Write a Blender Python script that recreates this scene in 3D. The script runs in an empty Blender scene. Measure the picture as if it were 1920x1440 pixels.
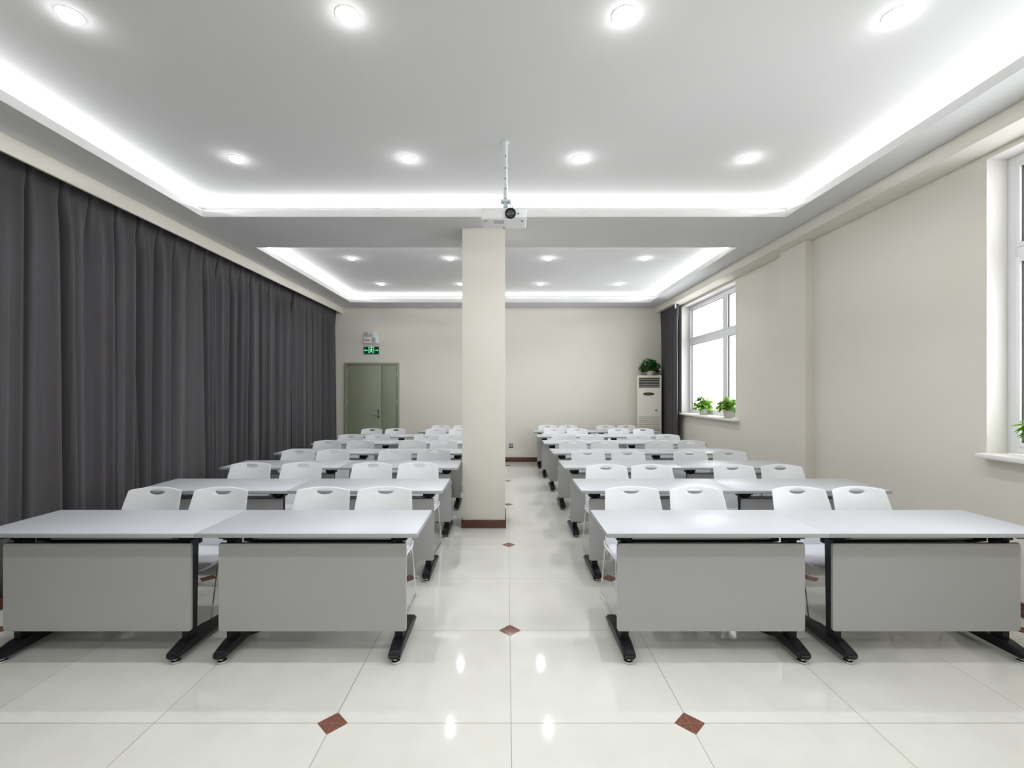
import bpy, bmesh, math, random
from mathutils import Vector, Matrix
random.seed(7)
S = bpy.context.scene
C = S.collection
PI = math.pi

# ---------------------------------------------------------------- camera, world, exposure
H = 1.495          # eye height
F = 862.0          # focal length in pixels of the 1920 frame
VX, VY = 950.0, 735.0   # where the room's depth lines meet
cd = bpy.data.cameras.new('camera'); cam = bpy.data.objects.new('camera', cd); C.objects.link(cam)
cd.sensor_width = 36.0; cd.lens = F / 1920 * 36.0
cd.shift_x = (960 - VX) / 1920; cd.shift_y = (VY - 720) / 1920
cd.clip_start = 0.05; cd.clip_end = 200
cam.location = (0, 0, H); cam.rotation_euler = (PI / 2, 0, 0)
S.camera = cam

W = bpy.data.worlds.new('sky'); S.world = W; W.use_nodes = True
bg = W.node_tree.nodes['Background']
bg.inputs[0].default_value = (0.93, 0.96, 1.0, 1); bg.inputs[1].default_value = 7.5

S.view_settings.view_transform = 'Standard'; S.view_settings.look = 'None'
S.view_settings.exposure = 0.16; S.view_settings.gamma = 1.0
S.view_settings.use_curve_mapping = False
S.cycles.max_bounces = 9; S.cycles.diffuse_bounces = 6; S.cycles.glossy_bounces = 5
S.cycles.transparent_max_bounces = 12
S.cycles.caustics_reflective = False; S.cycles.caustics_refractive = False
S.cycles.sample_clamp_indirect = 6.0

DOWN_W = 7.2        # each recessed lamp
COVE_W = 6.0        # cove strip, watts per metre
# depths / room
YB, YF = 9.84, -2.6
XL, XR = -3.85, 3.42
ZS = 3.305          # underside of the lower ceiling
ZU = 3.46           # tray ceiling
TRAYS = [(-3.14, 2.885, -2.0, 4.75), (-3.14, 2.885, 5.76, 9.285)]

def area(name, loc, rot, sx, sy, power, color=(1, 1, 1), shape='RECTANGLE', spread=PI):
    l = bpy.data.lights.new(name, 'AREA'); l.shape = shape; l.size = sx
    if shape in ('RECTANGLE', 'ELLIPSE'): l.size_y = sy
    l.energy = power; l.color = color; l.spread = spread
    o = bpy.data.objects.new(name, l); C.objects.link(o); o.location = loc; o.rotation_euler = rot
    return o

WHITE_LED = (0.97, 0.985, 1.0)
STRIP_BACK = 0.10
def dir_rot(d):
    return Vector(d).to_track_quat('-Z', 'Y').to_euler()
for (x0, x1, y0, y1) in TRAYS:
    z = 3.392
    def strip(a, b, inward):
        a = Vector(a); b = Vector(b); L = (b - a).length
        dirv = (Vector(inward) * 0.75 + Vector((0, 0, 0.66))).normalized()
        q = dirv.to_track_quat('-Z', 'Y')
        # long side must follow the strip
        xax = (b - a).normalized(); zax = -dirv; yax = zax.cross(xax)
        m = Matrix((xax, yax, zax)).transposed()
        area('cove_light', (a + b) / 2, m.to_euler(), L, 0.012, COVE_W * L, WHITE_LED)
    b_ = STRIP_BACK
    strip((x0 - b_, y0, z), (x0 - b_, y1, z), (1, 0, 0))
    strip((x1 + b_, y0, z), (x1 + b_, y1, z), (-1, 0, 0))
    strip((x0, y1 + b_, z), (x1, y1 + b_, z), (0, -1, 0))
    strip((x0, y0 - b_, z), (x1, y0 - b_, z), (0, 1, 0))

WINS = [(6.87, 8.99, 1.09), (1.10, 3.28, 1.06)]   # near y, far y, sill top
ZH = 3.155
XFR = 3.60
for (a, b, zs) in WINS:
    p = area('window_portal', (XFR + 0.06, (a + b) / 2, (zs + ZH) / 2), (0, PI / 2, 0), ZH - zs, b - a, 1.0)
    p.data.cycles.is_portal = True

# ---------------------------------------------------------------- node helpers
def mat(name, col=(0.8, 0.8, 0.8), rough=0.5, metal=0.0, spec=0.5, **kw):
    m = bpy.data.materials.new(name); m.use_nodes = True
    b = m.node_tree.nodes['Principled BSDF']
    b.inputs['Base Color'].default_value = (*col, 1); b.inputs['Roughness'].default_value = rough
    b.inputs['Metallic'].default_value = metal; b.inputs['Specular IOR Level'].default_value = spec
    for k, v in kw.items(): b.inputs[k].default_value = v
    return m
def N(m, t): return m.node_tree.nodes.new(t)
def L(m, a, b): m.node_tree.links.new(a, b)
def bsdf(m): return m.node_tree.nodes['Principled BSDF']
def noise_bump(m, scale, strength, dist=0.002, stretch=None, detail=3):
    tc = N(m, 'ShaderNodeTexCoord'); n = N(m, 'ShaderNodeTexNoise'); n.inputs['Scale'].default_value = scale
    n.inputs['Detail'].default_value = detail
    if stretch:
        mp = N(m, 'ShaderNodeMapping'); mp.inputs['Scale'].default_value = stretch
        L(m, tc.outputs['Object'], mp.inputs[0]); L(m, mp.outputs[0], n.inputs[0])
    else: L(m, tc.outputs['Object'], n.inputs[0])
    b = N(m, 'ShaderNodeBump'); b.inputs['Strength'].default_value = strength; b.inputs['Distance'].default_value = dist
    L(m, n.outputs[0], b.inputs['Height']); L(m, b.outputs[0], bsdf(m).inputs['Normal'])
    return n
def vary(m, c1, c2, scale, detail=4, stretch=None, lo=0.3, hi=0.7):
    tc = N(m, 'ShaderNodeTexCoord'); n = N(m, 'ShaderNodeTexNoise'); n.inputs['Scale'].default_value = scale
    n.inputs['Detail'].default_value = detail
    src = tc.outputs['Object']
    if stretch:
        mp = N(m, 'ShaderNodeMapping'); mp.inputs['Scale'].default_value = stretch
        L(m, src, mp.inputs[0]); src = mp.outputs[0]
    L(m, src, n.inputs[0])
    r = N(m, 'ShaderNodeValToRGB'); r.color_ramp.elements[0].position = lo; r.color_ramp.elements[1].position = hi
    r.color_ramp.elements[0].color = (*c1, 1); r.color_ramp.elements[1].color = (*c2, 1)
    L(m, n.outputs[0], r.inputs[0]); L(m, r.outputs[0], bsdf(m).inputs['Base Color'])
    return r
def emis(name, col, st):
    m = bpy.data.materials.new(name); m.use_nodes = True
    nt = m.node_tree; nt.nodes.clear()
    e = nt.nodes.new('ShaderNodeEmission'); e.inputs[0].default_value = (*col, 1); e.inputs[1].default_value = st
    o = nt.nodes.new('ShaderNodeOutputMaterial'); nt.links.new(e.outputs[0], o.inputs[0]); return m

M = {}
M['ceil'] = mat('ceiling_paint', (0.67, 0.67, 0.665), 0.85, spec=0.2); noise_bump(M['ceil'], 60, 0.04)
M['wall'] = mat('wall_paint', (0.74, 0.71, 0.635), 0.8, spec=0.25); noise_bump(M['wall'], 80, 0.06)
vary(M['wall'], (0.73, 0.70, 0.622), (0.75, 0.725, 0.655), 1.3)
M['reveal'] = mat('reveal_paint', (0.82, 0.80, 0.77), 0.7, spec=0.3); noise_bump(M['reveal'], 80, 0.05)
M['granite'] = mat('brown_granite', (0.1, 0.03, 0.02), 0.12)
vary(M['granite'], (0.045, 0.014, 0.010), (0.17, 0.07, 0.045), 160, lo=0.42, hi=0.62)
M['pvc'] = mat('white_window_plastic', (0.86, 0.86, 0.88), 0.3)
M['gasket'] = mat('dark_gasket', (0.05, 0.045, 0.06), 0.6)
M['top'] = mat('tabletop_laminate', (0.52, 0.535, 0.565), 0.33, spec=0.5); noise_bump(M['top'], 300, 0.03)
M['edge'] = mat('tabletop_edge', (0.38, 0.39, 0.40), 0.4)
M['panel'] = mat('grey_panel', (0.39, 0.39, 0.39), 0.42, spec=0.4); noise_bump(M['panel'], 300, 0.03)
M['black'] = mat('black_powder_coat', (0.008, 0.008, 0.010), 0.38, spec=0.3); noise_bump(M['black'], 500, 0.05)
M['chrome'] = mat('chrome', (0.82, 0.82, 0.83), 0.12, metal=1.0)
M['lightrod'] = mat('lightened_chrome_rod', (0.85, 0.85, 0.86), 0.35, metal=0.6)  # chrome made lighter, standing in for the windows it would mirror
M['shell'] = mat('white_chair_plastic', (0.76, 0.77, 0.785), 0.34); noise_bump(M['shell'], 400, 0.02)
M['pad'] = mat('pale_seat_pad', (0.66, 0.66, 0.71), 0.8); noise_bump(M['pad'], 500, 0.2)
M['curt'] = mat('charcoal_curtain', (0.059, 0.054, 0.059), 0.7, spec=0.35)
M['curt'].node_tree.nodes['Principled BSDF'].inputs['Sheen Weight'].default_value = 0.15
noise_bump(M['curt'], 900, 0.25, 0.001, (1, 1, 0.3))
M['door'] = mat('green_steel_door', (0.27, 0.29, 0.21), 0.45); noise_bump(M['door'], 40, 0.03)
M['doorframe'] = mat('green_steel_frame', (0.27, 0.29, 0.215), 0.45)
M['steel'] = mat('brushed_steel', (0.55, 0.56, 0.57), 0.3, metal=1.0)
M['ac'] = mat('ivory_enamel', (0.72, 0.69, 0.60), 0.35)
M['acdark'] = mat('dark_vent', (0.02, 0.018, 0.016), 0.6)
M['acdisp'] = mat('display_plastic', (0.10, 0.11, 0.10), 0.25)
M['white'] = mat('white_plastic', (0.80, 0.80, 0.80), 0.4)
M['mount'] = mat('white_mount_enamel', (0.66, 0.72, 0.74), 0.4)
M['lens'] = mat('dark_lens', (0.01, 0.01, 0.012), 0.05, **{'Coat Weight': 1.0})
M['teal'] = mat('infrared_window', (0.03, 0.16, 0.15), 0.2)
M['trimring'] = mat('lamp_ring', (0.85, 0.85, 0.85), 0.35)
M['lamp'] = emis('lamp_diffuser', (1.0, 1.0, 1.0), 5.0)
M['led'] = emis('led_strip', WHITE_LED, 4.0)
M['pot'] = mat('glazed_white_pot', (0.72, 0.68, 0.62), 0.35)
M['soil'] = mat('potting_soil', (0.03, 0.02, 0.013), 0.95)
M['socket'] = mat('grey_socket', (0.10, 0.10, 0.10), 0.4)
M['signbody'] = emis('exit_sign_green', (0.0, 0.06, 0.022), 0.6)
M['signfig'] = emis('exit_sign_figure', (0.36, 1.0, 0.55), 0.85)
M['signframe'] = mat('sign_frame', (0.25, 0.26, 0.25), 0.4)
M['red'] = mat('red_print', (0.35, 0.03, 0.03), 0.5)
M['grey'] = mat('grey_print', (0.35, 0.38, 0.40), 0.5)
M['ground'] = mat('outside_paving', (0.5, 0.5, 0.48), 0.9)

def leafmat(name, a, b):
    m = mat(name, a, 0.42)
    g = N(m, 'ShaderNodeNewGeometry'); r = N(m, 'ShaderNodeValToRGB')
    r.color_ramp.elements[0].color = (*a, 1); r.color_ramp.elements[1].color = (*b, 1)
    L(m, g.outputs['Random Per Island'], r.inputs[0]); L(m, r.outputs[0], bsdf(m).inputs['Base Color'])
    t = N(m, 'ShaderNodeBsdfTranslucent'); L(m, r.outputs[0], t.inputs[0])
    mx = N(m, 'ShaderNodeMixShader'); mx.inputs[0].default_value = 0.45
    out = m.node_tree.nodes['Material Output']
    L(m, bsdf(m).outputs[0], mx.inputs[1]); L(m, t.outputs[0], mx.inputs[2]); L(m, mx.outputs[0], out.inputs[0])
    return m
M['leaf'] = leafmat('pothos_leaf', (0.05, 0.19, 0.02), (0.38, 0.62, 0.06))
M['leafdark'] = leafmat('dark_leaf', (0.015, 0.075, 0.015), (0.06, 0.22, 0.04))

def glassmat():
    m = bpy.data.materials.new('window_glass'); m.use_nodes = True; nt = m.node_tree; nt.nodes.clear()
    t = nt.nodes.new('ShaderNodeBsdfTransparent'); g = nt.nodes.new('ShaderNodeBsdfGlossy'); g.inputs['Roughness'].default_value = 0.02
    f = nt.nodes.new('ShaderNodeFresnel'); f.inputs[0].default_value = 1.45
    mul = nt.nodes.new('ShaderNodeMath'); mul.operation = 'MULTIPLY'; mul.inputs[1].default_value = 0.6
    mx = nt.nodes.new('ShaderNodeMixShader'); o = nt.nodes.new('ShaderNodeOutputMaterial')
    nt.links.new(f.outputs[0], mul.inputs[0]); nt.links.new(mul.outputs[0], mx.inputs[0])
    nt.links.new(t.outputs[0], mx.inputs[1]); nt.links.new(g.outputs[0], mx.inputs[2]); nt.links.new(mx.outputs[0], o.inputs[0])
    return m
M['glass'] = glassmat()

# floor: polished cream tiles, brown diamonds at every second crossing
TX, TY = 0.020, 2.0755      # one diamond crossing (x even row) and its depth
TS = 0.806; TSY = 0.808
def floormat():
    m = mat('polished_floor_tile', (0.70, 0.70, 0.66), 0.055, spec=0.55)
    tc = N(m, 'ShaderNodeTexCoord'); sp = N(m, 'ShaderNodeSeparateXYZ'); L(m, tc.outputs['Object'], sp.inputs[0])
    def mth(op, a, b=None, clamp=False):
        n = N(m, 'ShaderNodeMath'); n.operation = op; n.use_clamp = clamp
        for i, v in enumerate((a, b)):
            if v is None: continue
            if isinstance(v, (int, float)): n.inputs[i].default_value = v
            else: L(m, v, n.inputs[i])
        return n.outputs[0]
    u = mth('DIVIDE', mth('SUBTRACT', sp.outputs[0], TX), TS)
    v = mth('DIVIDE', mth('SUBTRACT', sp.outputs[1], TY), TSY)
    def near(w, off, per):   # distance to nearest off + k*per
        a = mth('SUBTRACT', w, off - per / 2)
        return mth('ABSOLUTE', mth('SUBTRACT', mth('SUBTRACT', a, mth('MULTIPLY', mth('FLOOR', mth('DIVIDE', a, per)), per)), per / 2))
    g = mth('MINIMUM', near(u, 0, 1), near(v, 0, 1))
    grout = mth('LESS_THAN', g, 0.0022)
    d1 = mth('ADD', near(u, 1, 2), near(v, 0, 2)); d2 = mth('ADD', near(u, 0, 2), near(v, 1, 2))
    dia = mth('LESS_THAN', mth('MINIMUM', d1, d2), 0.087)
    # tile tone varies tile by tile and with soft veining
    cell = N(m, 'ShaderNodeCombineXYZ'); L(m, mth('FLOOR', u), cell.inputs[0]); L(m, mth('FLOOR', v), cell.inputs[1])
    wn = N(m, 'ShaderNodeTexWhiteNoise'); wn.noise_dimensions = '3D'; L(m, cell.outputs[0], wn.inputs[0])
    ns = N(m, 'ShaderNodeTexNoise'); ns.inputs['Scale'].default_value = 5; ns.inputs['Detail'].default_value = 6
    L(m, tc.outputs['Object'], ns.inputs[0])
    k = mth('ADD', mth('MULTIPLY', wn.outputs['Value'], 0.35), mth('MULTIPLY', ns.outputs[0], 0.65))
    r = N(m, 'ShaderNodeValToRGB'); L(m, k, r.inputs[0])
    r.color_ramp.elements[0].position = 0.2; r.color_ramp.elements[1].position = 0.8
    r.color_ramp.elements[0].color = (0.60, 0.595, 0.55, 1); r.color_ramp.elements[1].color = (0.69, 0.685, 0.645, 1)
    n2 = N(m, 'ShaderNodeTexNoise'); n2.inputs['Scale'].default_value = 140; n2.inputs['Detail'].default_value = 3
    L(m, tc.outputs['Object'], n2.inputs[0])
    rb = N(m, 'ShaderNodeValToRGB'); L(m, n2.outputs[0], rb.inputs[0])
    rb.color_ramp.elements[0].position = 0.42; rb.color_ramp.elements[1].position = 0.62
    rb.color_ramp.elements[0].color = (0.10, 0.038, 0.024, 1); rb.color_ramp.elements[1].color = (0.24, 0.10, 0.065, 1)
    def mix(fac, a, b):
        n = N(m, 'ShaderNodeMix'); n.data_type = 'RGBA'; L(m, fac, n.inputs[0])
        for i, v in ((6, a), (7, b)):
            if isinstance(v, tuple): n.inputs[i].default_value = v
            else: L(m, v, n.inputs[i])
        return n.outputs[2]
    c = mix(grout, r.outputs[0], (0.27, 0.25, 0.21, 1)); c = mix(dia, c, rb.outputs[0])
    L(m, c, bsdf(m).inputs['Base Color'])
    rg = mth('ADD', mth('MULTIPLY', grout, 0.4), 0.055); L(m, rg, bsdf(m).inputs['Roughness'])
    n3 = N(m, 'ShaderNodeTexNoise'); n3.inputs['Scale'].default_value = 2.2; L(m, tc.outputs['Object'], n3.inputs[0])
    b = N(m, 'ShaderNodeBump'); b.inputs['Strength'].default_value = 0.05; b.inputs['Distance'].default_value = 0.01
    L(m, n3.outputs[0], b.inputs['Height']); L(m, b.outputs[0], bsdf(m).inputs['Normal'])
    return m
M['floor'] = floormat()

# ---------------------------------------------------------------- mesh helpers
def new(): return bmesh.new()
def box(bm, x0, x1, y0, y1, z0, z1, bevel=0.0, seg=2, mi=0):
    vs = [bm.verts.new(p) for p in ((x0,y0,z0),(x1,y0,z0),(x1,y1,z0),(x0,y1,z0),(x0,y0,z1),(x1,y0,z1),(x1,y1,z1),(x0,y1,z1))]
    fs = [bm.faces.new([vs[i] for i in f]) for f in ((3,2,1,0),(4,5,6,7),(0,1,5,4),(1,2,6,5),(2,3,7,6),(3,0,4,7))]
    for f in fs: f.material_index = mi
    if bevel > 0:
        es = {e for f in fs for e in f.edges}
        bmesh.ops.bevel(bm, geom=list(es), offset=bevel, segments=seg, affect='EDGES', profile=0.5)
    return fs
def tube(bm, pts, r, n=10, closed=False, cap=True):
    pts = [Vector(p) for p in pts]; k = len(pts); rings = []
    prev = None
    for i, p in enumerate(pts):
        if closed: t = (pts[(i + 1) % k] - pts[i - 1]).normalized()
        elif i == 0: t = (pts[1] - pts[0]).normalized()
        elif i == k - 1: t = (pts[-1] - pts[-2]).normalized()
        else: t = ((pts[i] - pts[i - 1]).normalized() + (pts[i + 1] - pts[i]).normalized()).normalized()
        if prev is None:
            up = Vector((0, 0, 1)) if abs(t.z) < 0.9 else Vector((1, 0, 0))
            a = t.cross(up).normalized()
        else: a = (prev - t * prev.dot(t)).normalized()
        prev = a; b = t.cross(a)
        rr = r[i] if isinstance(r, (list, tuple)) else r
        rings.append([bm.verts.new(p + (a * math.cos(2*PI*j/n) + b * math.sin(2*PI*j/n)) * rr) for j in range(n)])
    m = k if closed else k - 1
    for i in range(m):
        A, B = rings[i], rings[(i + 1) % k]
        for j in range(n):
            bm.faces.new((A[j], A[(j + 1) % n], B[(j + 1) % n], B[j]))
    if cap and not closed:
        bm.faces.new(rings[0][::-1]); bm.faces.new(rings[-1])
def fillet(pts, r, n=5):
    out = [Vector(pts[0])]
    for i in range(1, len(pts) - 1):
        p = Vector(pts[i]); a = (Vector(pts[i-1]) - p); b = (Vector(pts[i+1]) - p)
        d = min(r, a.length * 0.45, b.length * 0.45); a = p + a.normalized() * d; b = p + b.normalized() * d
        for k in range(n + 1):
            t = k / n; out.append(a * (1-t)**2 + p * 2*t*(1-t) + b * t*t)
    out.append(Vector(pts[-1])); return out
def lathe(bm, prof, n=28, c=(0, 0, 0), axis='z'):
    rings = []
    for r, h in prof:
        ring = []
        for j in range(n):
            a = 2*PI*j/n
            if axis == 'z': p = (c[0] + r*math.cos(a), c[1] + r*math.sin(a), c[2] + h)
            elif axis == 'y': p = (c[0] + r*math.cos(a), c[1] + h, c[2] + r*math.sin(a))
            else: p = (c[0] + h, c[1] + r*math.cos(a), c[2] + r*math.sin(a))
            ring.append(bm.verts.new(p))
        rings.append(ring)
    for i in range(len(rings) - 1):
        for j in range(n):
            bm.faces.new((rings[i][j], rings[i][(j+1) % n], rings[i+1][(j+1) % n], rings[i+1][j]))
    bm.faces.new(rings[0][::-1]); bm.faces.new(rings[-1])
def prism(bm, outline, a, b, axis='y'):
    """outline of 2-D points extruded from a to b along axis"""
    def P(u, v, w):
        return {'y': (u, w, v), 'x': (w, u, v), 'z': (u, v, w)}[axis]
    A = [bm.verts.new(P(u, v, a)) for u, v in outline]; B = [bm.verts.new(P(u, v, b)) for u, v in outline]
    n = len(A)
    bm.faces.new(A); bm.faces.new(B[::-1])
    for i in range(n): bm.faces.new((A[i], B[i], B[(i+1) % n], A[(i+1) % n]))
def rrect(w0, w1, z0, z1, r, n=5):
    out = []
    for cx, cz, a0 in ((w1-r, z1-r, 0), (w0+r, z1-r, 90), (w0+r, z0+r, 180), (w1-r, z0+r, 270)):
        for k in range(n + 1):
            a = math.radians(a0 + 90*k/n); out.append((cx + r*math.cos(a), cz + r*math.sin(a)))
    return out
def obj(name, bm, m, parent=None, smooth=True, angle=35, loc=None):
    bmesh.ops.recalc_face_normals(bm, faces=bm.faces)
    me = bpy.data.meshes.new(name); bm.to_mesh(me); bm.free()
    for mm in (m if isinstance(m, (list, tuple)) else [m]): me.materials.append(mm)
    if smooth:
        for p in me.polygons: p.use_smooth = True
        try: me.set_sharp_from_angle(angle=math.radians(angle))
        except Exception: pass
    o = bpy.data.objects.new(name, me); C.objects.link(o)
    if parent: o.parent = parent
    if loc: o.location = loc
    return o
def struct(name, bm, m, parent=None, **k):
    o = obj(name, bm, m, parent, **k)
    if not parent: o['kind'] = 'structure'
    return o
def tag(o, label, cat, group=None):
    o['label'] = label; o['category'] = cat
    if group: o['group'] = group
    return o
def thing(name, label, cat, loc=(0, 0, 0), rz=0.0, group=None):
    o = bpy.data.objects.new(name, None); C.objects.link(o); o.empty_display_size = 0.1
    o.location = loc; o.rotation_euler = (0, 0, rz); return tag(o, label, cat, group)
def dup(root, loc, rz, label, group=None):
    def cp(o, par):
        c = o.copy(); C.objects.link(c); c.parent = par
        for ch in o.children: cp(ch, c)
        return c
    r = cp(root, None); r.location = loc; r.rotation_euler = (0, 0, rz); r['label'] = label
    if group: r['group'] = group
    return r

# ---------------------------------------------------------------- room shell
bm = new(); box(bm, -4.1, 3.9, YF - 0.2, YB + 0.25, -0.12, 0.0)
struct('floor', bm, M['floor'], smooth=False)
# lower ceiling with two raised trays, one continuous plaster ceiling
bm = new(); T = 0.07
X0, X1 = -4.1, 3.9
ys = [YF - 0.2, TRAYS[0][2], TRAYS[0][3], TRAYS[1][2], TRAYS[1][3], YB + 0.25]
tx0, tx1 = TRAYS[0][0], TRAYS[0][1]
box(bm, X0, tx0, ys[0], ys[5], ZS, ZS + T); box(bm, tx1, X1, ys[0], ys[5], ZS, ZS + T)
box(bm, tx0, tx1, ys[0], ys[1], ZS, ZS + T); box(bm, tx0, tx1, ys[2], ys[3], ZS, ZS + T); box(bm, tx0, tx1, ys[4], ys[5], ZS, ZS + T)
box(bm, X0, X1, ys[0], ys[5], ZU, ZU + 0.1)
cv = 0.2   # cavity width behind each lip
box(bm, X0, tx0 - cv, ys[0], ys[5], ZS + T, ZU); box(bm, tx1 + cv, X1, ys[0], ys[5], ZS + T, ZU)
box(bm, tx0 - cv, tx1 + cv, ys[0], ys[1] - cv, ZS + T, ZU)
box(bm, tx0 - cv, tx1 + cv, ys[2] + cv, ys[3] - cv, ZS + T, ZU)
box(bm, tx0 - cv, tx1 + cv, ys[4] + cv, ys[5], ZS + T, ZU)
struct('ceiling', bm, M['ceil'], smooth=False)

bm = new(); box(bm, X0, 3.9, YB, YB + 0.25, 0, ZS)
struct('wall_back', bm, M['wall'], smooth=False)
bm = new(); box(bm, X0, 3.9, YF - 0.2, YF, 0, ZS)
struct('wall_front', bm, M['wall'], smooth=False)
bm = new(); box(bm, -4.1, XL, YF, YB, 0, ZS)
struct('wall_left', bm, M['wall'], smooth=False)
bm = new(); xo = 3.72
y = YF
for (a, b, zs) in sorted(WINS):
    box(bm, XR, xo, y, a, 0, ZS); box(bm, XR, xo, a, b, 0, zs - 0.03); box(bm, XR, xo, a, b, ZH, ZS); y = b
box(bm, XR, xo, y, YB, 0, ZS)
struct('wall_right', bm, M['wall'], smooth=False)
bm = new(); box(bm, 3.331, XR, 5.127, 5.608, 0, ZS)
struct('trim_3', bm, M['wall'], smooth=False)
# window reveals lining
for i, (a, b, zs) in enumerate(WINS):
    bm = new(); t = 0.004
    box(bm, XR + 0.001, XFR - 0.03, b - t, b, zs, ZH); box(bm, XR + 0.001, XFR - 0.03, a, a + t, zs, ZH)
    box(bm, XR + 0.001, XFR - 0.03, a + t, b - t, ZH - t, ZH)
    struct('trim_%d' % (4 + i), bm, M['reveal'], smooth=False)
# curtain pelmet left, boxed beam right
bm = new(); box(bm, -3.53, -3.51, YF, YB, 3.173, ZS); struct('trim_1', bm, M['wall'], smooth=False)
bm = new(); box(bm, 3.19, XR, YF, YB, 3.19, ZS, 0.004); struct('trim_2', bm, M['wall'], smooth=False)
# baseboards
bm = new(); box(bm, -2.25, XR - 0.012, YB - 0.012, YB, 0.001, 0.098, 0.002)
box(bm, -3.6, -3.5, YB - 0.012, YB, 0.001, 0.098, 0.002)
struct('baseboard_back', bm, M['granite'])
bm = new(); box(bm, XR - 0.012, XR, YF, 5.127, 0.001, 0.098, 0.002); box(bm, 3.319, 3.331, 5.115, 5.62, 0.001, 0.098, 0.002)
box(bm, 3.331, XR - 0.012, 5.115, 5.127, 0.001, 0.098, 0.002); box(bm, XR - 0.012, XR, 5.62, YB - .012, 0.001, 0.098, 0.002)
struct('baseboard_right', bm, M['granite'])
bm = new(); box(bm, XL, -3.464, YF, YB - 0.012, 0.0, 0.003); struct('trim_6', bm, M['granite'], smooth=False)

# pillar
bm = new(); box(bm, -0.488, -0.0176, 5.054, 5.534, 0, ZS, 0.003)
pil = struct('pillar', bm, M['wall'])
bm = new()
box(bm, -0.499, -0.006, 5.043, 5.054, 0.001, 0.09, 0.002); box(bm, -0.499, -0.006, 5.534, 5.545, 0.001, 0.09, 0.002)
box(bm, -0.499, -0.488, 5.054, 5.534, 0.001, 0.09, 0.002); box(bm, -0.0176, -0.006, 5.054, 5.534, 0.001, 0.09, 0.002)
bb = obj('baseboard', bm, M['granite'], pil)

# windows
for i, (a, b, zs) in enumerate(WINS):
    ft = 0.05; y0, y1, z0, z1 = a + 0.004, b - 0.004, zs, ZH - 0.004
    xf0, xf1 = XFR - 0.03, XFR + 0.04
    bm = new()
    box(bm, xf0, xf1, y0, y0 + ft, z0, z1, .003); box(bm, xf0, xf1, y1 - ft, y1, z0, z1, .003)
    box(bm, xf0, xf1, y0 + ft, y1 - ft, z0, z0 + ft, .003); box(bm, xf0, xf1, y0 + ft, y1 - ft, z1 - ft, z1, .003)
    tr = 2.47; mu = a + 0.64
    box(bm, xf0, xf1, y0 + ft, y1 - ft, tr - 0.035, tr + 0.035, .003)
    box(bm, xf0, xf1, mu - 0.045, mu + 0.045, z0 + ft, tr - .035, .003)
    box(bm, xf0, xf1, mu - 0.045, mu + 0.045, tr + .035, z1 - ft, .003)
    w = struct('window_%d' % (i + 1), bm, M['pvc'])
    cells = [(y0 + ft, mu - .045, z0 + ft, tr - .035), (mu + .045, y1 - ft, z0 + ft, tr - .035),
             (y0 + ft, mu - .045, tr + .035, z1 - ft), (mu + .045, y1 - ft, tr + .035, z1 - ft)]
    for (c0, c1, d0, d1) in cells:
        s = 0.032 if (c1 - c0) > 0 else 0
        bm = new(); xs0, xs1 = xf0 - 0.006, xf1 - 0.015
        box(bm, xs0, xs1, c0, c0 + s, d0, d1, .003); box(bm, xs0, xs1, c1 - s, c1, d0, d1, .003)
        box(bm, xs0, xs1, c0 + s, c1 - s, d0, d0 + s, .003); box(bm, xs0, xs1, c0 + s, c1 - s, d1 - s, d1, .003)
        sa = obj('sash', bm, M['pvc'], w)
        bm = new(); g = 0.008; e0, e1, h0, h1 = c0 + s, c1 - s, d0 + s, d1 - s; gx0, gx1 = xf0 + 0.012, xf0 + 0.03
        box(bm, gx0, gx1, e0, e0 + g, h0, h1); box(bm, gx0, gx1, e1 - g, e1, h0, h1)
        box(bm, gx0, gx1, e0 + g, e1 - g, h0, h0 + g); box(bm, gx0, gx1, e0 + g, e1 - g, h1 - g, h1)
        obj('gasket', bm, M['gasket'], sa, smooth=False)
        bm = new(); box(bm, gx0 + .006, gx0 + .012, e0, e1, h0, h1); obj('glass_pane', bm, M['glass'], sa, smooth=False)
    bm = new(); box(bm, 3.34, XFR - 0.03, a - 0.12, b + (0.03 if i == 0 else 0.004), zs - 0.032, zs, 0.006)
    # the sill board stops at the wall line beyond the opening
    sill = obj('window_sill', bm, M['reveal'], w)

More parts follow.
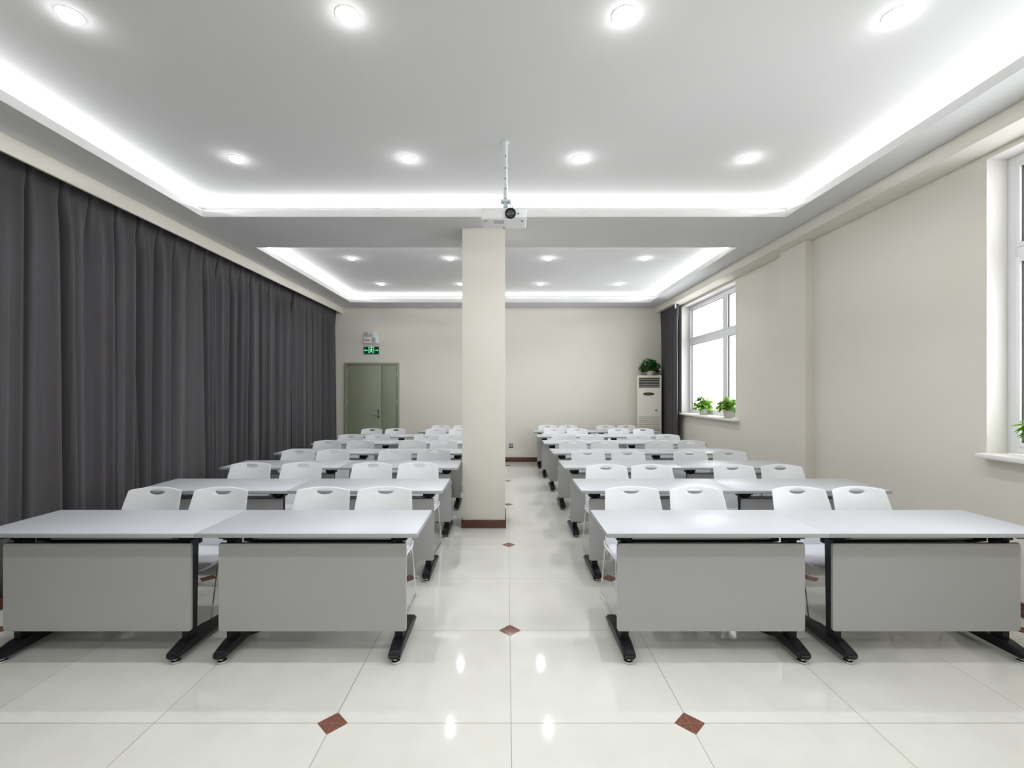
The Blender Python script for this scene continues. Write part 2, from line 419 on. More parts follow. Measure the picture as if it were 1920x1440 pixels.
# ---------------------------------------------------------------- back door
dx0, dx1, dz, seam = -3.459, -2.295, 2.123, -2.677
bm = new(); yb = YB
box(bm, dx0, dx0 + 0.05, yb - 0.035, yb, 0, dz, .004); box(bm, dx1 - 0.05, dx1, yb - 0.035, yb, 0, dz, .004)
box(bm, dx0 + 0.05, dx1 - 0.05, yb - 0.035, yb, dz - 0.05, dz, .004)
dr = struct('door_1', bm, M['doorframe'])
for (a, b, ch) in ((dx0 + .052, seam - .002, 1), (seam + .002, dx1 - .052, 0)):
    bm = new(); box(bm, a, b, yb - 0.022, yb - 0.001, 0.008, dz - .052, .003)
    lf = obj('door_leaf', bm, M['door'], dr)
    hx = a - 0.004 if ch else b + 0.004
    for hz in (0.3, 1.23, 1.83):
        bm = new(); lathe(bm, [(0.009, 0), (0.009, 0.1)], 10, (hx, yb - .03, hz)); obj('hinge', bm, M['steel'], lf)
    if ch:
        bm = new(); box(bm, seam - 0.075, seam - 0.03, yb - 0.027, yb - 0.022, 0.93, 1.13, .004)
        ec = obj('lock_plate', bm, M['steel'], lf)
        bm = new(); lathe(bm, [(0.02, 0), (0.02, -0.014), (0.012, -0.02)], 16, (seam - .052, yb - .027, 1.095), 'y')
        obj('deadbolt', bm, M['socket'], ec)
        bm = new(); lathe(bm, [(0.012, 0), (0.012, -0.04)], 12, (seam - .052, yb - .027, 0.995), 'y')
        tube(bm, fillet([(seam - .052, yb - .063, 0.995), (seam - .1, yb - .065, 0.995), (seam - .175, yb - .058, 0.99)], .02), 0.009, 10)
        obj('door_handle', bm, M['steel'], ec)

# exit sign
t = thing('exit_sign', 'green illuminated running-man exit sign on the wall above the green door', 'sign', (-2.888, YB, 2.385))
bm = new(); box(bm, -.162, .162, -.022, 0, -.082, .082, .004); obj('sign_frame', bm, M['signframe'], t)
bm = new(); box(bm, -.155, .155, -.026, -.0221, -.074, .074); obj('sign_panel', bm, M['signbody'], t, smooth=False)
bm = new(); yy0, yy1 = -.0285, -.0262
def bar(p, q, w):
    p, q = Vector(p), Vector(q); d = (q - p).normalized(); n = Vector((-d.y, d.x)) * w / 2
    prism(bm, [tuple(p + n), tuple(q + n), tuple(q - n), tuple(p - n)], yy0, yy1)
# doorway outline and running figure
bar((-.052, -.06), (-.052, .068), .012); bar((.052, -.06), (.052, .068), .012); bar((-.058, .066), (.058, .066), .012)
prism(bm, [(.004 + .014*math.cos(a*PI/6), .046 + .014*math.sin(a*PI/6)) for a in range(12)], yy0, yy1)
bar((.0, .03), (-.006, -.012), .024); bar((.002, .022), (.032, .004), .010); bar((-.002, .024), (-.032, .012), .010)
bar((-.004, -.01), (.022, -.03), .013); bar((.022, -.03), (.018, -.06), .011); bar((-.006, -.01), (-.02, -.034), .013); bar((-.02, -.034), (-.042, -.046), .011)
# arrows each side
bar((-.14, .0), (-.075, .0), .012); prism(bm, [(-.15, 0), (-.125, .024), (-.125, -.024)], yy0, yy1)
bar((.075, .0), (.14, .0), .012); prism(bm, [(.15, 0), (.125, .024), (.125, -.024)], yy0, yy1)
obj('pictogram', bm, M['signfig'], t, smooth=False)

# emergency light
t = thing('emergency_light', 'white twin-head emergency light box above the green exit sign', 'emergency light', (-2.895, YB, 2.6))
bm = new(); box(bm, -.15, .15, -.055, 0, -.07, .07, .008); bd = obj('battery_box', bm, M['white'], t)
bm = new(); box(bm, -.115, -.02, -.0575, -.0552, -.012, .006); obj('red_lettering', bm, M['red'], bd, smooth=False)
bm = new(); box(bm, .02, .1, -.0575, -.0552, -.055, .055); obj('grey_label', bm, M['grey'], bd, smooth=False)
for s in (-1, 1):
    bm = new(); c = Vector((s * .07, -.04, .125)); d = Vector((s * .35, -.8, -.35)).normalized()
    rings = []; q = d.to_track_quat('Z', 'Y')
    prof = [(0.0, -.045), (.03, -.04), (.052, -.015), (.062, .01), (.062, .02), (.055, .024), (0, .024)]
    prev = None
    for r, h in prof:
        ring = [bm.verts.new(c + q @ Vector((max(r, .0005)*math.cos(2*PI*j/18), max(r, .0005)*math.sin(2*PI*j/18), h))) for j in range(18)]
        if prev:
            for j in range(18): bm.faces.new((prev[j], prev[(j+1) % 18], ring[(j+1) % 18], ring[j]))
        prev = ring
    tube(bm, [(s*.05, -.03, .068), (s*.06, -.035, .1)], .01, 8)
    obj('lamp_head', bm, M['mount'], t)

# wall socket by pillar
t = thing('wall_socket', 'small dark grey square socket low on the back wall right of the pillar', 'socket', (0.092, YB, 0.343))
bm = new(); box(bm, -.045, .045, -.009, 0, -.045, .045, .004); obj('face_plate', bm, M['socket'], t)
bm = new(); box(bm, -.032, -.004, -.011, -.0095, -.03, .03, .001); box(bm, .004, .032, -.011, -.0095, -.03, .03, .001)
obj('rocker', bm, M['grey'], t)

# ---------------------------------------------------------------- downlights
def add_halo(loc):      # added point light imitating the bloom halo on the ceiling round a lamp
    l = bpy.data.lights.new('added_halo_light', 'POINT'); l.energy = .6; l.shadow_soft_size = .018; l.color = WHITE_LED
    o = bpy.data.objects.new('added_halo_light', l); C.objects.link(o); o.location = loc
LX = [-2.275, -0.83, 0.61, 2.03]
LR = [(28, 'nearest'), (297, 'second nearest'), (484, 'third nearest'), (532, 'farthest')]
first = None
G = 'round downlights recessed in the ceiling trays'
for (py, rn) in LR:
    D = (ZU - H) * F / (VY - py)
    for x, pn in zip(LX, ('first', 'second', 'third', 'fourth')):
        lab = 'lit round recessed downlight, %s from the left in the %s row of the ceiling' % (pn, rn)
        if first is None:
            t = thing('downlight', lab, 'ceiling light', (x, D, ZU), 0, G); first = t
            bm = new(); lathe(bm, [(.054, 0), (.064, 0), (.064, -.001), (.062, -.0025), (.054, -.0025), (.0535, -.001)], 36)
            obj('trim_ring', bm, M['trimring'], t)
            bm = new(); lathe(bm, [(.053, -.001), (.053, -.008), (.046, -.019), (.030, -.028), (.001, -.032)], 32)
            obj('diffuser', bm, M['lamp'], t)
        else: dup(first, (x, D, ZU), 0, lab)
        add_halo((x, D, ZU - .05))
        area('downlight_beam', (x, D, ZU - .034), (0, 0, 0), .045, .045, DOWN_W, WHITE_LED, 'DISK', math.radians(150))
# lamps of the same ceiling that hang behind the camera
for D in (0.75, -0.95):
    for x in LX: area('downlight_beam', (x, D, ZU - .034), (0, 0, 0), .045, .045, DOWN_W, WHITE_LED, 'DISK', math.radians(150))
# led strips lying on the ledges
for (x0, x1, y0, y1), nm in zip(TRAYS, ('nearer', 'farther')):
    bm = new(); z0, z1 = 3.3755, 3.380; b_ = STRIP_BACK; w = .008
    box(bm, x0 - b_ - w, x0 - b_ + w, y0 - b_, y1 + b_, z0, z1); box(bm, x1 + b_ - w, x1 + b_ + w, y0 - b_, y1 + b_, z0, z1)
    box(bm, x0 - b_ + w, x1 + b_ - w, y1 + b_ - w, y1 + b_ + w, z0, z1); box(bm, x0 - b_ + w, x1 + b_ - w, y0 - b_ - w, y0 - b_ + w, z0, z1)
    tag(obj('led_strip', bm, M['led'], smooth=False), 'glowing white cove light strip around the %s ceiling tray' % nm, 'light strip', 'cove light strips')

# ---------------------------------------------------------------- projector
PX = 0.0
t = thing('projector', 'white ceiling projector with a round dark lens, hanging above the aisle', 'projector', (0, 0, 0))
k = F / 3.5
bm = new(); box(bm, -.196, .153, 3.5, 3.71, 2.812, 2.898, .012, 3); pb = obj('projector_body', bm, M['white'], t)
bm = new(); lathe(bm, [(.041, .0), (.041, -.012), (.036, -.014), (.034, -.006), (.02, -.004)], 30, (.029, 3.5, 2.853), 'y'); ho = obj('lens_ring', bm, M['black'], pb)
bm = new(); lathe(bm, [(.033, 0.0), (.033, -.006), (.02, -.012), (.001, -.014)], 26, (.029, 3.5, 2.853), 'y'); obj('lens', bm, M['lens'], ho)
bm = new(); lathe(bm, [(.007, .0), (.007, -.003)], 14, (.088, 3.5, 2.853), 'y'); obj('infrared_window', bm, M['teal'], pb)
bm = new()
for q in range(6): box(bm, -.10 + q*.0, -.02, 3.53 + q*.012, 3.534 + q*.012, 2.8105, 2.812)
obj('vent_slots', bm, M['grey'], pb, smooth=False)
for fx, fy in ((-.16, 3.53), (.12, 3.53), (-.02, 3.68)):
    bm = new(); lathe(bm, [(.01, 0), (.01, -.008)], 12, (fx, fy, 2.812)); obj('foot_pad', bm, M['grey'], pb)
bm = new(); box(bm, -.03, .16, 3.499, 3.5, 2.818, 2.821); obj('seam', bm, M['grey'], pb, smooth=False)
t2 = thing('projector_mount', 'pale metal ceiling pole with bolt holes holding the projector', 'mount', (0, 0, 0))
bm = new(); tube(bm, [(-.008, 3.62, ZU), (-.008, 3.62, 2.985)], .0155, 18); pl = obj('pole', bm, M['mount'], t2)
bm = new(); tube(bm, [(-.008, 3.62, 3.12), (-.008, 3.62, 2.95)], .019, 18); obj('lower_sleeve', bm, M['mount'], t2)
for hz in (3.345, 3.25, 3.17, 3.09, 3.01):
    bm = new(); lathe(bm, [(.0055, 0), (.0055, -.004)], 10, (-.008, 3.604, hz), 'y'); obj('bolt', bm, M['socket'], pl)
bm = new(); lathe(bm, [(.026, 0), (.026, -.004), (.018, -.008)], 26, (-.008, 3.62, ZU)); obj('ceiling_flange', bm, M['mount'], t2)
bm = new(); box(bm, -.048, .032, 3.585, 3.655, 2.985, 3.0, .003); box(bm, -.048, -.043, 3.585, 3.655, 2.915, 2.985, .001); box(bm, .027, .032, 3.585, 3.655, 2.915, 2.985, .001); box(bm, -.075, .06, 3.575, 3.665, 2.909, 2.916, .001)
tube(bm, [(.028, 3.58, 2.97), (.055, 3.585, 2.915)], .004, 8)
obj('tilt_bracket', bm, M['mount'], t2)
bm = new()
for ex, ey in ((-.13, 3.55), (.10, 3.55), (-.11, 3.69), (.09, 3.69)): tube(bm, [(-.008, 3.62, 2.908), (ex, ey, 2.903)], .007, 8)
lathe(bm, [(.03, 0), (.03, .012)], 20, (-.008, 3.62, 2.90))
obj('spider_arms', bm, M['mount'], t2)

# ---------------------------------------------------------------- curtains
def curtain(name, label, y0, y1, xm, ztop, zbot, seed, amp=0.082, pleat=0.25, edge_sag=0.0, squeeze=1.0):
    rnd = random.Random(seed)
    n = max(2, round((y1 - y0) / pleat)); cols = n * 22; rows = 26
    ph = [rnd.uniform(-.9, .9) for _ in range(n + 2)]; am = [rnd.uniform(.55, 1.25) for _ in range(n + 2)]
    sw = [rnd.uniform(-.045, .045) for _ in range(n + 2)]
    def lerp(arr, u):
        i = int(u); f = u - i; f = f*f*(3 - 2*f); return arr[min(i, n+1)]*(1-f) + arr[min(i+1, n+1)]*f
    bm = new(); grid = []
    for r in range(rows + 1):
        t = (r / rows) ** 1.5            # 0 top, 1 bottom (denser rows near the heading)
        z = ztop + (zbot - ztop) * t
        row = []
        for c in range(cols + 1):
            u = c / cols * n
            fr = u - math.floor(u); d = min(fr, 1 - fr)
            # pinched heading: narrow tucks at each pleat
            tuck = math.exp(-(d / 0.045) ** 2)
            side = math.exp(-((d - 0.10) / 0.05) ** 2)
            head = -0.040 * tuck + 0.020 * side + 0.014 * math.cos(2*PI*u)
            a = lerp(am, u); p = lerp(ph, u)
            w = 0.8*math.cos(2*PI*(u + 0.16*p*t*2)) + 0.55*math.cos(2*PI*(2*u + p + 0.25*t*p)) + 0.4*math.cos(2*PI*(0.5*u + p*.5))*t
            w = math.copysign(abs(w) ** 0.85, w); w = min(w, 1.15)
            i0 = int(round(u)); dd = u - i0 + 0.35*p*t
            dv = min(abs(dd), abs(dd - 1), abs(dd + 1))
            body = amp * (0.52 * a * w * (0.6 + 0.5*t) + 0.45 - (1.5 * am[i0 % n] + .1) * math.exp(-(dv / (0.10 + 0.13*abs(sw[i0 % n])/.045)) ** 2))
            s = min(1, t / 0.16); s = s*s*(3 - 2*s)
            x = head * (1 - s) + body * s
            yy = y0 + (y1 - y0) * c / cols + lerp(sw, u) * s * (0.4 + 0.8*t) * min(1, c / 14, (cols - c) / 14)
            row.append(bm.verts.new((xm + x, yy, z)))
        grid.append(row)
    for r in range(rows):
        for c in range(cols):
            bm.faces.new((grid[r][c], grid[r][c+1], grid[r+1][c+1], grid[r+1][c]))
    o = obj(name, bm, M['curt'], angle=180)
    md = o.modifiers.new('thick', 'SOLIDIFY'); md.thickness = 0.003
    tag(o, label, 'curtain', 'charcoal curtains along the left wall' if xm < 0 else None)
    return o
XC = -3.69
curtain('curtain', 'charcoal curtain panel nearest the camera, beyond the left edge of the view', -0.6, 2.2, XC, 3.28, 0.005, 3)
curtain('curtain', 'charcoal curtain panel at the left edge, running to the first seam', 2.215, 4.575, XC, 3.28, 0.005, 11)
curtain('curtain', 'charcoal curtain panel just past the first seam, narrow and evenly pleated', 4.59, 5.84, XC, 3.28, 0.005, 21)
curtain('curtain', 'charcoal curtain panel between the narrow panel and the farthest one', 5.855, 7.88, XC, 3.28, 0.005, 35)
curtain('curtain', 'charcoal curtain panel farthest back, ending beside the green door', 7.895, 9.825, XC + .03, 3.28, 0.005, 47)
cr = curtain('curtain', 'gathered charcoal curtain at the right between air conditioner and window', 8.83, 9.74, 3.285, 3.188, 0.01, 61, amp=0.040, pleat=0.115)
bm = new(); box(bm, 3.225, 3.245, 8.80, 8.83, 3.10, 3.188, .002); obj('end_hook', bm, M['white'], cr)

# ---------------------------------------------------------------- air conditioner
t = thing('air_conditioner', 'tall ivory floor-standing air conditioner in the far right corner', 'air conditioner', (2.985, 9.625, 0), math.radians(-18))
w = .245; d0, d1 = -.115, .115; hh = 1.842
bm = new(); box(bm, -w, w, d0, d1, 0.03, hh, .012, 3); bd = obj('cabinet', bm, M['ac'], t)
bm = new(); box(bm, -w + .01, w - .01, d0 + .01, d1, 0.0, 0.03); obj('plinth', bm, M['acdark'], t, smooth=False)
bm = new(); box(bm, -.205, .205, d0 - .001, d0 + .004, 1.585, 1.80); gr = obj('air_outlet', bm, M['acdark'], bd, smooth=False)
for q in range(6):
    bm = new(); z = 1.61 + q * .0345; box(bm, -.205, .205, d0 - .010, d0 - .002, z, z + .0075, .002); obj('louvre', bm, M['ac'], gr)
bm = new(); prism(bm, [(-.01 + .112*math.cos(a*PI/16), 1.455 + .032*math.sin(a*PI/16)) for a in range(32)], d0 - .006, d0); dp = obj('display', bm, M['acdark'], bd)
bm = new(); box(bm, -.06, .04, d0 - .0075, d0 - .0062, 1.445, 1.465); obj('display_window', bm, M['acdisp'], dp, smooth=False)
bm = new(); box(bm, -.07, -.02, d0 - .0015, d0, 1.525, 1.54); obj('badge', bm, M['grey'], bd, smooth=False)
bm = new(); box(bm, .10, .165, d0 - .003, d0, 1.03, 1.16, .003); kp = obj('lock_plate', bm, M['ac'], bd)
bm = new(); lathe(bm, [(.018, 0), (.018, -.008), (.008, -.012)], 14, (.135, d0 - .003, 1.12), 'y'); obj('lock', bm, M['socket'], kp)
bm = new()
for q in range(22): z = 0.12 + q*.04; box(bm, -.205, .205, d0 - .005, d0 + .002, z, z + .012)
obj('intake_grille', bm, M['ac'], bd, smooth=False)
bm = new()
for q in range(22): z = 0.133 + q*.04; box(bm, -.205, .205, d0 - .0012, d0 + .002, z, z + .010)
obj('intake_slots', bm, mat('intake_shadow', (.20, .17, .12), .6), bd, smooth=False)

# ---------------------------------------------------------------- plants
def plant(name, label, loc, seed, potr=.08, poth=.115, rad=.16, height=.17, n=60, lm='leaf', leaf=.06, potm='pot'):
    rnd = random.Random(seed)
    t = thing(name, label, 'plant', loc, 0, None)
    bm = new(); lathe(bm, [(potr*.70, 0), (potr*.74, .004), (potr*.98, poth*.86), (potr*1.06, poth*.88), (potr*1.06, poth), (potr*.92, poth), (potr*.90, poth*.9)], 28)
    obj('pot', bm, M[potm], t)
    bm = new(); lathe(bm, [(potr*.86, poth*.85), (potr*.86, poth*.91), (.002, poth*.95)], 20); obj('soil', bm, M['soil'], t)
    bl, bs = new(), new()
    for i in range(n):
        az = rnd.uniform(0, 2*PI); el = math.acos(rnd.uniform(-0.12, 1)); rr = rnd.uniform(.55, 1.0)
        tip = Vector((math.cos(az)*math.sin(el)*rad*rr, math.sin(az)*math.sin(el)*rad*rr, poth + .02 + math.cos(el)*height*rr))
        base = Vector((math.cos(az)*potr*.4*rnd.random(), math.sin(az)*potr*.4*rnd.random(), poth*.9))
        mid = (base + tip)/2 + Vector((0, 0, .035))
        tube(bs, [base, mid, tip], .0016, 5)
        s = leaf * rnd.uniform(.75, 1.2)
        out = Vector((math.cos(az + rnd.uniform(-.6, .6)), math.sin(az + rnd.uniform(-.6, .6)), rnd.uniform(-.75, .35))).normalized()
        sd = out.cross(Vector((rnd.uniform(-.3, .3), rnd.uniform(-.3, .3), 1))).normalized(); nn = sd.cross(out)
        prof = [(0, .0), (.04, .30), (.22, .50), (.48, .44), (.75, .22), (1.0, 0)]
        prev = None
        for (u, wv) in prof:
            c = tip + out * (s * (u - .1)) - nn * (s * .25 * u * u)
            row = [bl.verts.new(c - sd*(s*wv) + nn*(s*wv*.25)), bl.verts.new(c), bl.verts.new(c + sd*(s*wv) + nn*(s*wv*.25))] if wv > 0 else [bl.verts.new(c)]
            if prev:
                if len(prev) == 1 and len(row) == 3:
                    bl.faces.new((prev[0], row[0], row[1])); bl.faces.new((prev[0], row[1], row[2]))
                elif len(prev) == 3 and len(row) == 3:
                    bl.faces.new((prev[0], row[0], row[1], prev[1])); bl.faces.new((prev[1], row[1], row[2], prev[2]))
                else:
                    bl.faces.new((prev[0], row[0], prev[1])); bl.faces.new((prev[1], row[0], prev[2]))
            prev = row
    obj('foliage', bl, M[lm], t, angle=180); obj('stems', bs, M['leafdark'], t)
    return t
plant('potted_plant', 'dark green leafy plant in a pale pot on top of the air conditioner', (2.995, 9.60, 1.8425), 5, .09, .09, .20, .26, 170, 'leafdark', .075)
plant('potted_plant', 'bright green plant in a white pot on the sill, nearer the curtain', (3.485, 8.13, 1.0905), 6, .085, .11, .15, .20, 130, 'leaf', .075)
plant('potted_plant', 'bushy green plant in a tapered pot at the near end of the far sill', (3.455, 7.16, 1.0905), 8, .080, .12, .15, .19, 130, 'leaf', .075)
plant('potted_plant', 'bright green plant on the nearer window sill, a leaf showing at the right edge', (3.49, 2.955, 1.0605), 9, .080, .12, .125, .18, 110, 'leaf', .07)

# ---------------------------------------------------------------- training table
TW, TD, TZ = 1.218, 0.505, 0.722
def make_table(loc, label, group):
    t = thing('training_table', label, 'table', loc, 0, group); hw = TW/2
    bm = new(); box(bm, -hw + .0003, hw - .0003, 0, TD, TZ - .024, TZ, .002, 2)
    for f in bm.faces:
        if abs(f.normal.z) < .5 or f.calc_center_median().z < TZ - .004: f.material_index = 1
    obj('tabletop', bm, [M['top'], M['edge']], t)
    px = hw - .0786
    bm = new(); prism(bm, rrect(-px, px, .143, .638, .012), .088, .104)
    bmesh.ops.bevel(bm, geom=[e for e in bm.edges if abs(e.verts[0].co.y - e.verts[1].co.y) < 1e-6], offset=.0025, segments=2, affect='EDGES')
    mp = obj('modesty_panel', bm, M['panel'], t)
    bm = new(); box(bm, -px + .006, px - .006, .090, .1045, .6375, .6405, .0008); obj('panel_rail', bm, M['black'], mp)
    for s in (-1, 1):
        cx = s * (hw - .128)
        bm = new(); prism(bm, [(.118, .07), (.185, .07), (.190, .60), (.205, .672), (.118, .672)], cx - .023, cx + .023, 'x')
        bmesh.ops.bevel(bm, geom=bm.edges[:], offset=.004, segments=2, affect='EDGES')
        lg = obj('leg', bm, M['black'], t)
        bm = new(); o_ = [(.004, .026), (.002, .054), (.018, .066), (.11, .080), (.20, .084), (.31, .078), (.455, .062), (.472, .050), (.470, .024)]
        prism(bm, o_, cx - .034, cx + .034, 'x')
        bmesh.ops.bevel(bm, geom=bm.edges[:], offset=.009, segments=3, affect='EDGES')
        ft = obj('foot', bm, M['black'], lg)
        for gy in (.038, .43):
            bm = new(); lathe(bm, [(.024, 0), (.027, .003), (.026, .010), (.012, .013), (.010, .024)], 20, (cx, gy, 0)); obj('glide', bm, M['chrome'], lg)
        bm = new(); box(bm, cx - .045, cx + .045, .12, .20, .645, .6985, .003); box(bm, cx - .02, cx + .02, .04, .46, .680, .6985, .002)
        obj('top_bracket', bm, M['black'], lg)
        # arm that carries the crossbeam
        bm = new(); prism(bm, [(.185, .655), (.185, .62), (.295, .572), (.325, .572), (.325, .612), (.215, .655)], cx - s*.045 - .004, cx - s*.045 + .004, 'x'); obj('side_arm', bm, M['black'], lg)
    bx = hw - .165
    bm = new(); box(bm, -bx, bx, .292, .322, .572, .612, .003); cb = obj('crossbeam', bm, M['black'], t)
    bm = new()
    tube(bm, [(-bx, .262, .612), (bx, .262, .612)], .006, 8); tube(bm, [(-bx, .278, .580), (bx, .278, .580)], .0035, 8)
    tube(bm, fillet([(-bx + .03, .30, .612), (-bx + .03, .30, .63), (-bx + .03, .44, .60), (bx - .03, .44, .60), (bx - .03, .30, .63), (bx - .03, .30, .612)], .03), .004, 8)
    obj('book_rack', bm, M['lightrod'], t)
    return t
ROWY = [2.51, 3.60, 4.70, 5.79, 6.88, 7.93, 8.92]
ROWN = ['front row', 'second row', 'third row', 'fourth row', 'fifth row', 'sixth row', 'back row']
LXE = [-0.489, -0.505, -0.503, -0.503, -0.503, -0.503, -0.503]
RXE = [0.547, 0.575, 0.565, 0.549, 0.537, 0.512, 0.494]
proto = None
def put_table(x, y, label, group):
    global proto
    if proto is None: proto = make_table((x, y, 0), label, group); return proto
    return dup(proto, (x, y, 0), 0, label, group)
RSH = [0, .01, .02, .035, .03, .025, .025]
GT = 'grey training tables with black T-shaped legs'
for i, y in enumerate(ROWY):
    rn = ROWN[i]
    put_table(LXE[i] - TW/2, y, 'grey-topped training table beside the aisle, left half of the room, %s' % rn, GT)
    if i < 6: put_table(LXE[i] - TW*1.5, y, 'grey-topped training table next to the charcoal curtains, %s' % rn, GT)
    put_table(RXE[i] + TW/2 + RSH[i], y, 'grey-topped training table beside the aisle, right half of the room, %s' % rn, GT)
    put_table(RXE[i] + TW*1.5 + RSH[i], y, 'grey-topped training table nearest the right window wall, %s' % rn, GT)

# ---------------------------------------------------------------- chair
def make_chair(loc, label, group):
    t = thing('chair', label, 'chair', loc, 0, group)
    # backrest: tapered plastic shell with an oval grip hole
    pz = [(.372, .150), (.42, .148), (.50, .158), (.60, .182), (.653, .197), (.72, .220), (.80, .250)]
    def yz(z):
        for (a, ya), (b, yb_) in zip(pz, pz[1:]):
            if z <= b: return ya + (yb_ - ya) * (z - a) / (b - a)
        return pz[-1][1]
    hx, hz, ha, hb = 0, .7655, .056, .0185
    def outer(a):
        # march a ray from the hole centre to the outline
        dx, dz_ = math.cos(a), math.sin(a); lo, hi = 0.01, .6
        for _ in range(30):
            m_ = (lo + hi)/2; x, z = hx + dx*m_, hz + dz_*m_
            halfw = .213 - .021 * max(0, (z - .55)/.25) ** 1.3 - (.02 * max(0, (.46 - z)/.09)**2)
            ztop = .80 - .018 * (abs(x)/.19) ** 2.0
            inside = abs(x) < halfw and .372 < z < ztop
            # round the upper corners
            cx_, cz_ = halfw - .014, .7825 - .014
            if inside and abs(x) > cx_ and z > cz_ and ((abs(x) - cx_)**2 + (z - cz_)**2) > .0145**2: inside = False
            if inside: lo = m_
            else: hi = m_
        return hx + dx*lo, hz + dz_*lo
    n, K = 88, 9; ang = []
    for j in range(n):
        ang.append(2*PI*j/n)
    for a0 in (math.atan2(.0, .19), PI - math.atan2(.0, .19)):   # extra samples round the upper corners
        for q in range(-10, 11): ang.append((a0 + q * .018 + .004) % (2*PI))
    for a0 in (math.atan2(-.39, .19), math.atan2(-.39, -.19)):
        for q in range(-5, 6): ang.append((a0 + q * .02 + .004) % (2*PI))
    ang = sorted(set(round(a, 5) for a in ang)); n = len(ang)
    th = .0048
    def P(x, z, side):
        y = yz(z) - .030 * (abs(x)/.21) ** 2 + .0   # sides wrap forward round the sitter
        return (x, y + side * th, z)
    bm = new(); F_, B_ = [], []
    for k_ in range(K + 1):
        s = (k_ / K) ** 1.25; rf, rb = [], []
        for a in ang:
            ox, oz = outer(a); ix, iz = hx + ha*math.cos(a), hz + hb*math.sin(a)
            x, z = ix + (ox - ix)*s, iz + (oz - iz)*s
            sh = 1.0
            if k_ == K or k_ == 0: sh = .45
            rf.append(bm.verts.new(P(x, z, -sh))); rb.append(bm.verts.new(P(x, z, sh)))
        F_.append(rf); B_.append(rb)
    for k_ in range(K):
        for j in range(n):
            j2 = (j + 1) % n
            bm.faces.new((F_[k_][j], F_[k_][j2], F_[k_+1][j2], F_[k_+1][j])); bm.faces.new((B_[k_][j2], B_[k_][j], B_[k_+1][j], B_[k_+1][j2]))
    for j in range(n):
        j2 = (j + 1) % n
        bm.faces.new((F_[0][j2], F_[0][j], B_[0][j], B_[0][j2])); bm.faces.new((F_[K][j], F_[K][j2], B_[K][j2], B_[K][j]))
    obj('backrest', bm, M['shell'], t, angle=50)
    # seat pad: a dished cushion with a rolled front
    prof = [(.150, .405), (.10, .398), (.0, .396), (-.10, .402), (-.17, .407), (-.205, .402), (-.228, .388), (-.235, .368), (-.228, .350), (-.19, .345), (-.10, .352), (.0, .350), (.10, .352), (.15, .362)]
    bm = new(); rows = []
    NX = 14
    for q in range(NX + 1):
        x = -.198 + .396*q/NX; e = abs(x)/.198
        lift = .020 * e*e; pinch = 1 - .55*e**6
        rows.append([bm.verts.new((x, yv*(1 - .04*e**4), .377 + (zv - .377)*pinch + lift)) for yv, zv in prof])
    for q in range(NX):
        for j in range(len(prof)):
            j2 = (j + 1) % len(prof); bm.faces.new((rows[q][j], rows[q][j2], rows[q+1][j2], rows[q+1][j]))
    bm.faces.new(rows[0]); bm.faces.new(rows[-1][::-1])
    obj('seat', bm, M['pad'], t, angle=60)
    # white seat rim
    bm = new()
    for s in (-1, 1):
        pts = fillet([(s*.212, .152, .43), (s*.212, .14, .395), (s*.212, .03, .404), (s*.210, -.19, .412), (s*.196, -.225, .392), (s*.150, -.236, .372), (0, -.238, .356)], .03, 4)
        tube(bm, pts, .0075, 8)
    obj('seat_rim', bm, M['shell'], t)
    # chrome sled frame
    bm = new()
    for s in (-1, 1):
        tube(bm, fillet([(s*.208, .142, .392), (s*.222, .235, .006), (s*.204, -.225, .006), (s*.20, -.13, .392)], .028, 5), .0052, 8)
    tube(bm, [(-.204, -.02, .372), (-.19, -.02, .345), (.19, -.02, .345), (.204, -.02, .372)], .005, 8)
    tube(bm, [(-.213, .10, .39), (-.2, .11, .345), (.2, .11, .345), (.213, .10, .39)], .005, 8)
    obj('sled_frame', bm, M['chrome'], t)
    return t
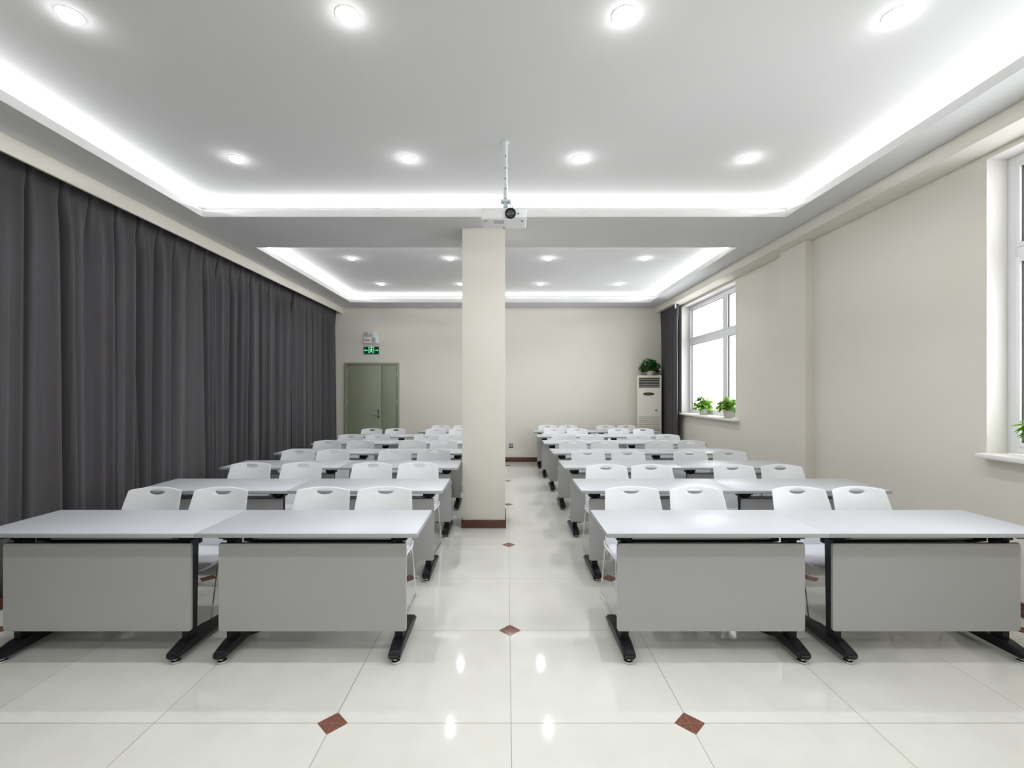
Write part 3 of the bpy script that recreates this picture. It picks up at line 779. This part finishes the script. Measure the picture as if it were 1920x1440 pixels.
# handle pixel columns and top-edge line per row; None-pixels give x in metres directly
CH_L = [(912, [298, 422, 608, 725]), (866, [476, 570, 700, 785]), (842, [562.5, 634, 742, 815]), (825, [616, 678, 775, 833]),
        (814, [659, 710, 800, 846]), (803, [693, 743, 812, 862]), (797, [827, 868])]
CH_R = [(911, [1190, 1302, 1482, 1602]), (870, [1131, 1219, 1363, 1459]), (844, [1102, 1187, 1287, 1364]), (825.5, [1075, 1150, 1227, 1295]),
        (814, [1061, 1116, 1195, 1258]), (803, [1036, 1081, 1157, 1208]), (797, [1025, 1065, 1129, 1174])]
CH_R[0] = (911, [1179, 1302, 1482, 1602])
# rows 4 and 5: handle columns read from the gaps between backrests
CH_R[3] = (825.5, [1072, 1133, 1225, 1295])
CH_R[4] = (814, [1051, 1109, 1196, 1258])
cproto = None
rc = random.Random(4)
NM4 = ['nearest the charcoal curtains', 'second from the charcoal curtains', 'third from the charcoal curtains', 'nearest the aisle, left of it']
NM4R = ['nearest the aisle, right of it', 'second from the aisle, right of it', 'third from the aisle, right of it', 'nearest the window wall']
for side, rows in (('L', CH_L), ('R', CH_R)):
    for i, (yt, pxs) in enumerate(rows):
        Dt = 599.0 / (yt - VY); Dt = min(Dt, 9.70)
        for j, px in enumerate(pxs):
            x = (px - VX) * Dt / F
            names = NM4 if side == 'L' else NM4R
            nm = names[j] if len(pxs) == 4 else names[j + 2]
            lab = 'white plastic chair %s, %s' % (nm, ROWN[i])
            g = 'white chairs with oval grip holes and wire sled legs'
            rz = rc.uniform(-.03, .03); y = Dt - .25 + rc.uniform(-.012, .012)
            if Dt > 9.6: rz = 0; y = 9.44
            # a sled never stands on a table foot
            e = LXE[i] if side == 'L' else RXE[i]; sg = -1 if side == 'L' else 1
            h = RSH[i] if side == 'R' else 0
            for lx in (e + sg*.128 + h, e + sg*(TW - .128) + h, e + sg*(TW + .128) + h, e + sg*(2*TW - .128) + h):
                mn = .240 if i < 6 else .215
                if y - .225 < ROWY[i] + .48 and abs(x - lx) < mn: x = lx + math.copysign(mn, x - lx)
            if side == 'R' and i == 4 and j == 0: lab += ''
            if cproto is None:
                cproto = make_chair((x, y, 0), lab, g); cproto.rotation_euler = (0, 0, rz)
            else: dup(cproto, (x, y, 0), rz, lab, g)
